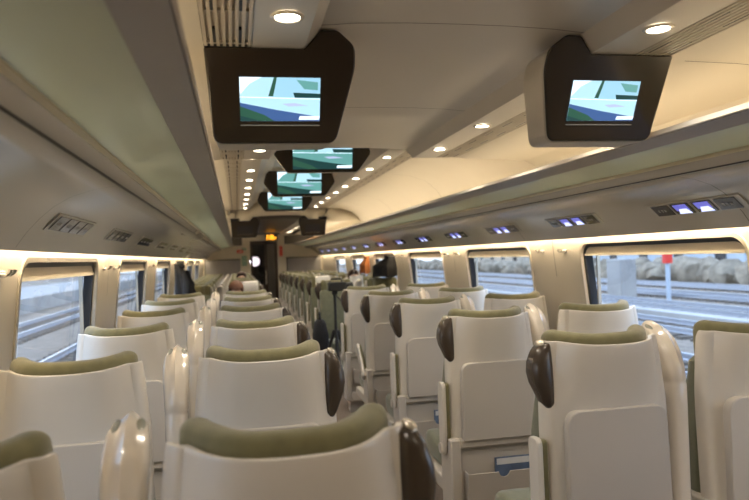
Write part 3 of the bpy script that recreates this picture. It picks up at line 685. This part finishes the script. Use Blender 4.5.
# ------------------------------------------------------------------ glossy posts between paired seats, with twin reading lamps
def make_post():
    t = thing('reading_lamp_post', '', 'lamp post')
    path = [(.055,.30,.036,.056),(.055,.60,.037,.056),(.055,.90,.038,.056),(.055,.998,.0385,.056),(.0555,1.003,.0368,.053),(.056,1.008,.0385,.056),(.062,1.05,.040,.055),(.078,1.095,.0425,.050),(.103,1.135,.0435,.043),(.138,1.165,.041,.034),(.175,1.182,.035,.025),(.203,1.188,.025,.015),(.216,1.188,.012,.007)]
    rings = []
    for i, (y, z, rx, rt) in enumerate(path):
        a, b = path[max(0, i-1)], path[min(len(path)-1, i+1)]; ty, tz = b[0]-a[0], b[1]-a[1]; L_ = math.hypot(ty, tz); ny, nz = -tz/L_, ty/L_   # towards back / top
        ring = []; ridge = max(0, min(1, (z-.98)/.12))
        for j in range(28):
            c_, s_ = math.cos(2*PI*j/28), math.sin(2*PI*j/28)
            px = rx*math.copysign(abs(c_)**.6, c_); pn_ = rt*math.copysign(abs(s_)**.75, s_)
            if s_ > .2: pn_ += ridge*(.010*math.exp(-(px/.008)**2) - .007*math.exp(-((abs(px)-.022)/.011)**2))
            ring.append((px, y + ny*pn_, z + nz*pn_))
        rings.append(ring)
    bd = obj('post_body', loft(rings), M['post'], t, autos=70)
    for s in (-1, 1):
        bm = bmesh.new(); bmesh.ops.create_uvsphere(bm, u_segments=16, v_segments=8, radius=1)
        for v in bm.verts:
            c = v.co.copy(); u_ = .035*c.y; v.co = Vector((s*(.0215+.011*c.x), .142+u_*.87-.003*c.z, 1.186+u_*.40+.0085*c.z))
        obj('reading_lens', bm, M['lens'], t)
    return t
pp = make_post()
first_p = True
for s, nm, rows in ((-1, 'left', rowsL), (1, 'right', rowsR)):
    for i, y in enumerate(rows):
        lab = 'glossy cream lamp post between paired seats, %s block, %s' % (nm, nth(i)); g = 'lamp posts between paired seats'
        if first_p: pp.location = (s*.878, y, 0); pp['label'] = lab; pp['group'] = g; first_p = False
        else: dup(pp, (s*.878, y, 0), 0, lab, g)
for s, nm, rows in ((-1, 'left', faceL), (1, 'right', faceR)):
    for i, y in enumerate(rows):
        dup(pp, (s*.878, y, 0), PI, 'cream lamp post between facing paired seats, %s block, %s' % (nm, nth(i, 'of the facing rows')), 'lamp posts between paired facing seats')
# the third aisle armrest on the right is swung half down
for o in C.objects:
    if o.name.startswith('train_seat') and abs(o.location.x-XA) < .01 and abs(o.location.y-rowsR[3]) < .01:
        for ch in o.children:
            if ch.name.startswith('armrest'):
                piv = Vector((0, .015, .53)); R = Matrix.Translation(piv) @ Matrix.Rotation(-math.radians(52), 4, 'X') @ Matrix.Translation(-piv); ch.matrix_local = R

# booklets in the pockets
for i, (x, y, w_) in enumerate(((.075, rowsR[1], .21), (.06, rowsR[2], .16), (.05, rowsR[4], .16), (.03, rowsR[0], .18))):
    t = thing('booklet', 'blue booklet in the seat-back pocket of the %s right aisle seat' % ORD[[1, 2, 4, 0][i]], 'booklet', (XA+x, y-.068, .296))
    bm = bmesh.new(); box(bm, -w_/2, w_/2, -.005, .005, 0, .185); obj('cover', bm, M['paper'], t, smooth=False)
    bm = bmesh.new(); box(bm, -w_/2+.008, w_/2-.02, -.0065, -.0045, .150, .180); obj('cover_print', bm, M['paper2'], t, smooth=False)

# white head covers on two facing seats
for x, y, lab in ((-XA+.07, faceL[0], 'white cloth head cover on the nearest facing aisle seat, left block'), (XA-.03, faceR[1], 'white cloth head cover on the second facing aisle seat, right block')):
    bm = bmesh.new(); rings = []
    for yy, z in ((-.100, 1.02), (-.099, 1.19), (-.09, 1.222), (-.05, 1.236), (-.012, 1.232)):
        rings.append([(-.11+.22*k/6, yy, z) for k in range(7)])
    o = obj('head_cover', loft(rings, closed=False), M['white'], None, solid=.004); o.location = (x, y, 0); tag(o, lab, 'head cover')

# ------------------------------------------------------------------ people (seated, facing the camera)
def person(x, y, label, hair, top, face=-1, hairlong=False, bow=0, sc_=1):
    t = thing('person', label, 'person', (x, y, 0), 0 if face > 0 else PI)
    # local: looks to +Y, pelvis at y=.0
    t.scale = (sc_,)*3
    def tilt(co):
        if co[2] < 1.12 or not bow: return co
        y, z = co[1], co[2]-1.12; c_, s_ = math.cos(bow), math.sin(bow); return (co[0], y*c_ + z*s_, 1.12 - y*s_ + z*c_)
    J = {}; E = []
    def j(n, co, r): J[n] = (tilt(co), r)
    j('pel', (0, .02, .61), .12); j('wst', (0, -.01, .74), .12); j('che', (0, -.03, .90), .135); j('nb', (0, -.02, 1.02), .075); j('nk', (0, 0, 1.08), .052); j('hd', (0, .015, 1.17), .075); j('hd2', (0, .01, 1.235), .068)
    E += [('pel', 'wst'), ('wst', 'che'), ('che', 'nb'), ('nb', 'nk'), ('nk', 'hd'), ('hd', 'hd2')]
    for s, n in ((-1, 'l'), (1, 'r')):
        j('sh'+n, (s*.17, -.02, .98), .06); j('el'+n, (s*.22, .05, .72), .045); j('wr'+n, (s*.13, .25, .66), .03); j('ha'+n, (s*.09, .32, .655), .032)
        j('hp'+n, (s*.09, .08, .585), .085); j('kn'+n, (s*.12, .46, .575), .06); j('an'+n, (s*.12, .47, .10), .042); j('to'+n, (s*.13, .60, .045), .035)
        E += [('che', 'sh'+n), ('sh'+n, 'el'+n), ('el'+n, 'wr'+n), ('wr'+n, 'ha'+n), ('pel', 'hp'+n), ('hp'+n, 'kn'+n), ('kn'+n, 'an'+n), ('an'+n, 'to'+n)]
        for q in range(4):
            dx = (q-1.5)*.018; ln = (.05, .062, .058, .045)[q]
            j('f%d%s' % (q, n), (s*(.09-.0)+dx, .36, .66), .009); j('g%d%s' % (q, n), (s*.09+dx, .36+ln*.6, .645), .008); E += [('ha'+n, 'f%d%s' % (q, n)), ('f%d%s' % (q, n), 'g%d%s' % (q, n))]
        j('th'+n, (s*(.09-.045), .345, .665), .009); E.append(('ha'+n, 'th'+n))
    me = bpy.data.meshes.new('body'); ks = list(J); me.from_pydata([J[k][0] for k in ks], [(ks.index(a), ks.index(b)) for a, b in E], [])
    o = bpy.data.objects.new('body', me); C.objects.link(o); o.parent = t
    sk = o.modifiers.new('skin', 'SKIN'); sv = me.skin_vertices[0].data
    for i, k in enumerate(ks): sv[i].radius = (J[k][1], J[k][1]); sv[i].use_root = (k == 'pel')
    o.modifiers.new('sub', 'SUBSURF').render_levels = 1; me.materials.append(M['skin'])
    # clothes over torso, arms, legs
    def cloth(name, names, grow, material):
        me2 = bpy.data.meshes.new(name); ed = [(names.index(a), names.index(b)) for a, b in E if a in names and b in names]
        me2.from_pydata([J[k][0] for k in names], ed, []); c = bpy.data.objects.new(name, me2); C.objects.link(c); c.parent = t
        c.modifiers.new('skin', 'SKIN'); sv2 = me2.skin_vertices[0].data
        for i, k in enumerate(names): sv2[i].radius = (J[k][1]+grow, J[k][1]+grow); sv2[i].use_root = (k == names[0])
        c.modifiers.new('sub', 'SUBSURF').render_levels = 1; me2.materials.append(material)
    cloth('jacket', ['pel', 'wst', 'che', 'nb', 'shl', 'ell', 'wrl', 'shr', 'elr', 'wrr'], .022, top)
    cloth('shoes', ['anl', 'tol'], .012, M['coatblack']); cloth('shoes', ['anr', 'tor'], .012, M['coatblack'])
    cloth('trousers', ['pel', 'wst', 'hpl', 'knl', 'anl', 'hpr', 'knr', 'anr'], .018, M['navy'] if top != M['navy'] else M['coatblack'])
    # face
    for s in (-1, 1):
        bm = bmesh.new(); bmesh.ops.create_uvsphere(bm, u_segments=10, v_segments=6, radius=.010)
        for v in bm.verts: v.co = Vector(tilt(v.co + Vector((s*.028, .078, 1.195))))
        obj('eye', bm, M['black'], t)
        bm = bmesh.new(); bmesh.ops.create_uvsphere(bm, u_segments=8, v_segments=6, radius=.022)
        for v in bm.verts: v.co = Vector(tilt((s*.073+v.co.x*.4, .01+v.co.y*.7, 1.18+v.co.z*1.2)))
        obj('ear', bm, M['skin'], t)
    bm = bmesh.new(); tube(bm, [tilt(q) for q in ((0, .075, 1.20), (0, .092, 1.175), (0, .098, 1.16), (0, .080, 1.152))], [.006, .010, .012, .006], 8); obj('nose', bm, M['skin'], t)
    bm = bmesh.new(); tube(bm, [tilt(q) for q in ((-.022, .074, 1.130), (0, .082, 1.129), (.022, .074, 1.130))], [.003, .005, .003], 6); obj('mouth', bm, M['red'], t)
    bm = bmesh.new(); bmesh.ops.create_icosphere(bm, subdivisions=4, radius=1)
    for v in bm.verts:
        c = v.co.copy(); nz = 1 + .03*math.sin(14*c.x+5*c.z)*math.cos(11*c.y)
        v.co = Vector((c.x*.094*nz, c.y*.105*nz-.008, 1.215+c.z*.088*nz))
        if c.z < 0: v.co.z -= (.10 if hairlong else .03)*(-c.z)
        if c.y > .25 and c.z < .45: v.co.y = min(v.co.y, .045)
        if abs(c.x) < .75 and c.y > .0 and c.z < .35: v.co.y = min(v.co.y, .02)
        v.co = Vector(tilt(v.co))
    obj('hair', bm, hair, t)
    return t
person(-.68, 8.70, 'person with chestnut hair bowed forward, navy jacket, in the nearest facing left aisle seat', M['hair1'], M['navy'], bow=.75, sc_=.98)
person(-.583, 13.10, 'person with dark brown hair in a distant facing seat, left block', M['hair2'], M['coatblack'], hairlong=True)
person(1.15, 10.76, 'person with dark hair and red top in a facing window seat, right block', M['hair2'], M['red'])

# ------------------------------------------------------------------ hanging coats, bag, tripod
def coat(name, label, x, y, ztop, ln, wd, dp, material, seed, side):
    rnd = random.Random(seed); t = thing(name, label, 'coat', (x, y, ztop)); rings = []; n = 28
    for k in range(12):
        f = k/11; z = -ln*f; wk = wd*(.16+.84*min(1, f*1.9)**.8)*(1+.05*f); dk = dp*(.25+.75*min(1, f*2.2)**.8)
        ring = []
        for j in range(n):
            a = 2*PI*j/n; fold = 1 + (.06+.10*f)*math.sin(5*a+seed+f*1.3) + .05*math.sin(9*a+2*seed); ring.append((-side*(dk*.5) + math.cos(a)*dk*.5*fold, math.sin(a)*wk*.5*fold, z + .012*math.sin(3*a+seed)*f))
        rings.append(ring)
    obj('coat_body', loft(rings), material, t)
    for s in ((-1, 1) if ln > .5 else ()):
        bm = bmesh.new(); tube(bm, [(-side*dp*.5, s*wd*.22, -.10), (-side*dp*.62, s*wd*.44, -.25), (-side*dp*.6, s*wd*.50, -.45), (-side*dp*.6, s*wd*.47, -.62)], [.04, .055, .05, .042], 12); obj('sleeve', bm, material, t)
    bm = bmesh.new(); tube(bm, [(-side*dp*.35+.02*math.cos(a), .05*math.sin(a), -.02-.015*math.cos(a)) for a in [2*PI*k/14 for k in range(15)]], .018, 8); obj('collar', bm, material, t)
coat('hanging_coat', 'black coat hanging from a hook by the left windows', -1.40, 8.57, 1.49, .95, .46, .26, M['coatblack'], 1, -1)
coat('hanging_coat', 'black coat hanging from a hook by the right windows', 1.40, 8.93, 1.49, .27, .34, .30, M['coatblack'], 2, 1)
coat('hanging_coat', 'rust orange coat hanging from a hook by the right windows', 1.41, 10.80, 1.50, .27, .26, .15, M['orange'], 3, 1)
# tripod with a camera in the first facing bay
t = thing('camera_tripod', 'black tripod standing at the edge of the right seats', 'tripod', (.41, 7.72, 0))
bm = bmesh.new(); tube(bm, [(0, 0, .45), (0, 0, 1.10)], .016, 10); obj('center_column', bm, M['black'], t)
for k in range(3):
    a = 2*PI*k/3+.5; bm = bmesh.new(); tube(bm, [(.02*math.cos(a), .02*math.sin(a), .68), (.13*math.cos(a), .13*math.sin(a), .36), (.24*math.cos(a), .24*math.sin(a), .01)], [.020, .017, .012], 8); obj('leg', bm, M['black'], t)
bm = bmesh.new(); box(bm, -.03, .03, -.03, .03, 1.08, 1.12); obj('tripod_head', bm, M['black'], t, bevel=.005)
bm = bmesh.new(); tube(bm, [(0, -.02, 1.09), (.05, -.12, 1.02), (.08, -.2, .96)], [.007, .008, .012], 8); obj('pan_handle', bm, M['black'], t)
t = thing('video_camera', 'black video camera mounted on the tripod among the right seats', 'camera', (.41, 7.72, 1.121))
obj('camera_body', BX(-.07, .13, -.05, .05, 0, .10), M['black'], t, bevel=.01)
bm = bmesh.new(); tube(bm, [(.13, 0, .055), (.155, 0, .055), (.16, 0, .055), (.21, 0, .055)], [.038, .038, .042, .042], 16); obj('lens', bm, M['black'], t)
bm = bmesh.new(); tube(bm, [(-.05, 0, .10), (-.04, 0, .135), (.08, 0, .135), (.09, 0, .10)], .009, 8); obj('top_handle', bm, M['black'], t)
# dark bag standing in the aisle edge
t = thing('travel_bag', 'black upright travel bag at the aisle edge before the facing right seats', 'bag', (.27, 8.05, 0))
rings = []
for z, w_, d_ in ((0, .10, .14), (.02, .115, .155), (.3, .115, .155), (.6, .11, .15), (.74, .08, .12), (.78, .05, .08)): rings.append([(a, b, z) for a, b in rrect(w_*1.6, d_*1.6, .05, 4)])
obj('bag_body', loft(rings), M['coatblack'], t, autos=60)
bm = bmesh.new(); tube(bm, [(0, -.05, .77), (0, -.04, .86), (0, .04, .86), (0, .05, .77)], .010, 8); obj('handle', bm, M['black'], t)
t = thing('paper_bag', 'white paper bag standing on a window seat in the right block bay', 'bag', (.98, 9.55+.0, .49))

# ------------------------------------------------------------------ outside
GZ = -1.15
g = obj('ground', BX(-160, 160, -120, 260, GZ-.3, GZ), M['ballast'], smooth=False); struct(g)
def track(x, label):
    t = thing('railway_track', label, 'railway track', (x, 0, GZ), 0, 'railway tracks outside')
    for s in (-1, 1):
        bm = bmesh.new(); box(bm, s*.7175-.035, s*.7175+.035, -60, 160, .17, .24); box(bm, s*.7175-.07, s*.7175+.07, -60, 160, .08, .10); box(bm, s*.7175-.01, s*.7175+.01, -60, 160, .10, .17)
        obj('rail', bm, M['steel'], t, smooth=False)
    bm = bmesh.new(); y = -40
    while y < 110: box(bm, -1.25, 1.25, y, y+.26, .0, .09); y += .62
    o = obj('sleeper', bm, M['rust'], t, smooth=False); o['kind'] = 'stuff'
for i, x in enumerate((4.3, 8.3, 12.6, 17.0, 21.5, 26.5)): track(x, 'railway track outside the right windows, %s' % ['nearest the train', 'second from the train', 'third from the train', 'fourth from the train', 'fifth from the train', 'farthest from the train'][i])
for i, x in enumerate((-5.0, -9.5)): track(x, 'railway track outside the left windows, %s' % ['nearer the train', 'farther from the train'][i])
for x0, x1, nm, lab in ((6.0, 6.7, 'cable_trough', 'pale concrete cable trough beside the nearest right track'), (14.5, 15.2, 'cable_trough', 'pale concrete cable trough between distant right tracks')):
    o = obj(nm, BX(-(x1-x0)/2, (x1-x0)/2, -60, 160, 0, .22), M['concrete'], smooth=False); o.location = ((x0+x1)/2, 0, GZ); tag(o, lab, 'cable trough')
o = obj('platform', BX(-4, 4, -60, 160, 0, .9), M['concrete'], smooth=False); o.location = (-17, 0, GZ); tag(o, 'pale concrete platform across the tracks outside the left windows', 'platform')
def house(x, y, w_, d_, h, material, label, n=6):
    t = thing('trackside_building', label, 'building', (x, y, GZ)); obj('wall', BX(-w_/2, w_/2, -d_/2, d_/2, 0, h), material, t, smooth=False)
    obj('roof', BX(-w_/2-.4, w_/2+.4, -d_/2-.4, d_/2+.4, h, h+.4), M['rust'], t, smooth=False)
    s = -1 if x > 0 else 1
    for k in range(n):
        for lv in range(max(1, int(h/3.2))):
            yy = -d_/2 + d_*(k+.5)/n; fx = s*(w_/2+.02)
            obj('window', BX(min(fx, fx+s*.05), max(fx, fx+s*.05), yy-.6, yy+.6, 1.2+3.1*lv, 2.7+3.1*lv), M['panelblk'], t, smooth=False)
house(44, 22, 12, 26, 6.5, M['house'], 'long tan building far beyond the right tracks')
house(40, 58, 10, 30, 5.0, M['grey'], 'blue grey shed beyond the right tracks, farther along')
house(42, 100, 10, 26, 8.0, M['house'], 'tall tan building beyond the right tracks, farthest along')
house(-30, 20, 10, 30, 7.0, M['house'], 'tan building beyond the left platform')
house(-32, 62, 10, 36, 9.0, M['grey'], 'blue grey building beyond the left platform, farther along')
CABY, MASTY = 33.0, 29.0
bm = bmesh.new(); rnd = random.Random(3)
for k in range(160):
    y = -50 + k*1.2; h = 1.6 + rnd.random()*2.2; r = 1.3
    bmesh.ops.create_icosphere(bm, subdivisions=2, radius=1, matrix=Matrix.Translation((rnd.random()*2, y, h*.15)) @ Matrix.Diagonal((r, r, h*.35, 1)))
for v in bm.verts: v.co += Vector((rnd.uniform(-.2, .2), rnd.uniform(-.2, .2), rnd.uniform(-.2, .2)))
o = obj('scrub', bm, M['hedge']); o.location = (31, 0, GZ); tag(o, 'brown winter scrub lining the far side of the tracks', 'scrub'); o['kind'] = 'stuff'
def mast(x, y, label):
    t = thing('signal_mast', label, 'signal mast', (x, y, GZ), 0, 'masts beside the tracks')
    bm = bmesh.new(); tube(bm, [(0, 0, 0), (0, 0, 7.5)], .11, 10); obj('mast', bm, M['grey'], t)
    bm = bmesh.new(); box(bm, -.16, .16, -.16, .16, 1.8, 2.4); box(bm, -.16, .16, -.16, .16, 2.9, 3.3); obj('red_band', bm, M['signred'], t, smooth=False)
    bm = bmesh.new(); box(bm, -.17, .17, -.17, .17, 2.4, 2.9); obj('white_band', bm, M['white'], t, smooth=False)
mast(19.2, MASTY, 'red and white banded mast among the right tracks')
mast(10.5, 44, 'red and white banded mast farther along the right tracks')
o = obj('relay_cabinet', BX(-.45, .45, -.7, .7, 0, 2.0), M['concrete'], bevel=.05); o.location = (19.2, CABY, GZ); tag(o, 'pale grey trackside equipment cabinet outside the first right window', 'cabinet')
# white paper bag body
bg_ = bpy.data.objects['paper_bag']; rings = []
for z, w_, d_ in ((0, .09, .05), (.02, .095, .055), (.4, .095, .055), (.74, .09, .03)): rings.append([(a, b, z) for a, b in rrect(w_*2, d_*2, .01, 2)])
obj('bag_body', loft(rings), M['white'], bg_, autos=30)
for s in (-1, 1):
    bm = bmesh.new(); tube(bm, [(-.04, s*.03, .72), (-.03, s*.03, .82), (.03, s*.03, .82), (.04, s*.03, .72)], .004, 6); obj('handle', bm, M['cream'], bg_)
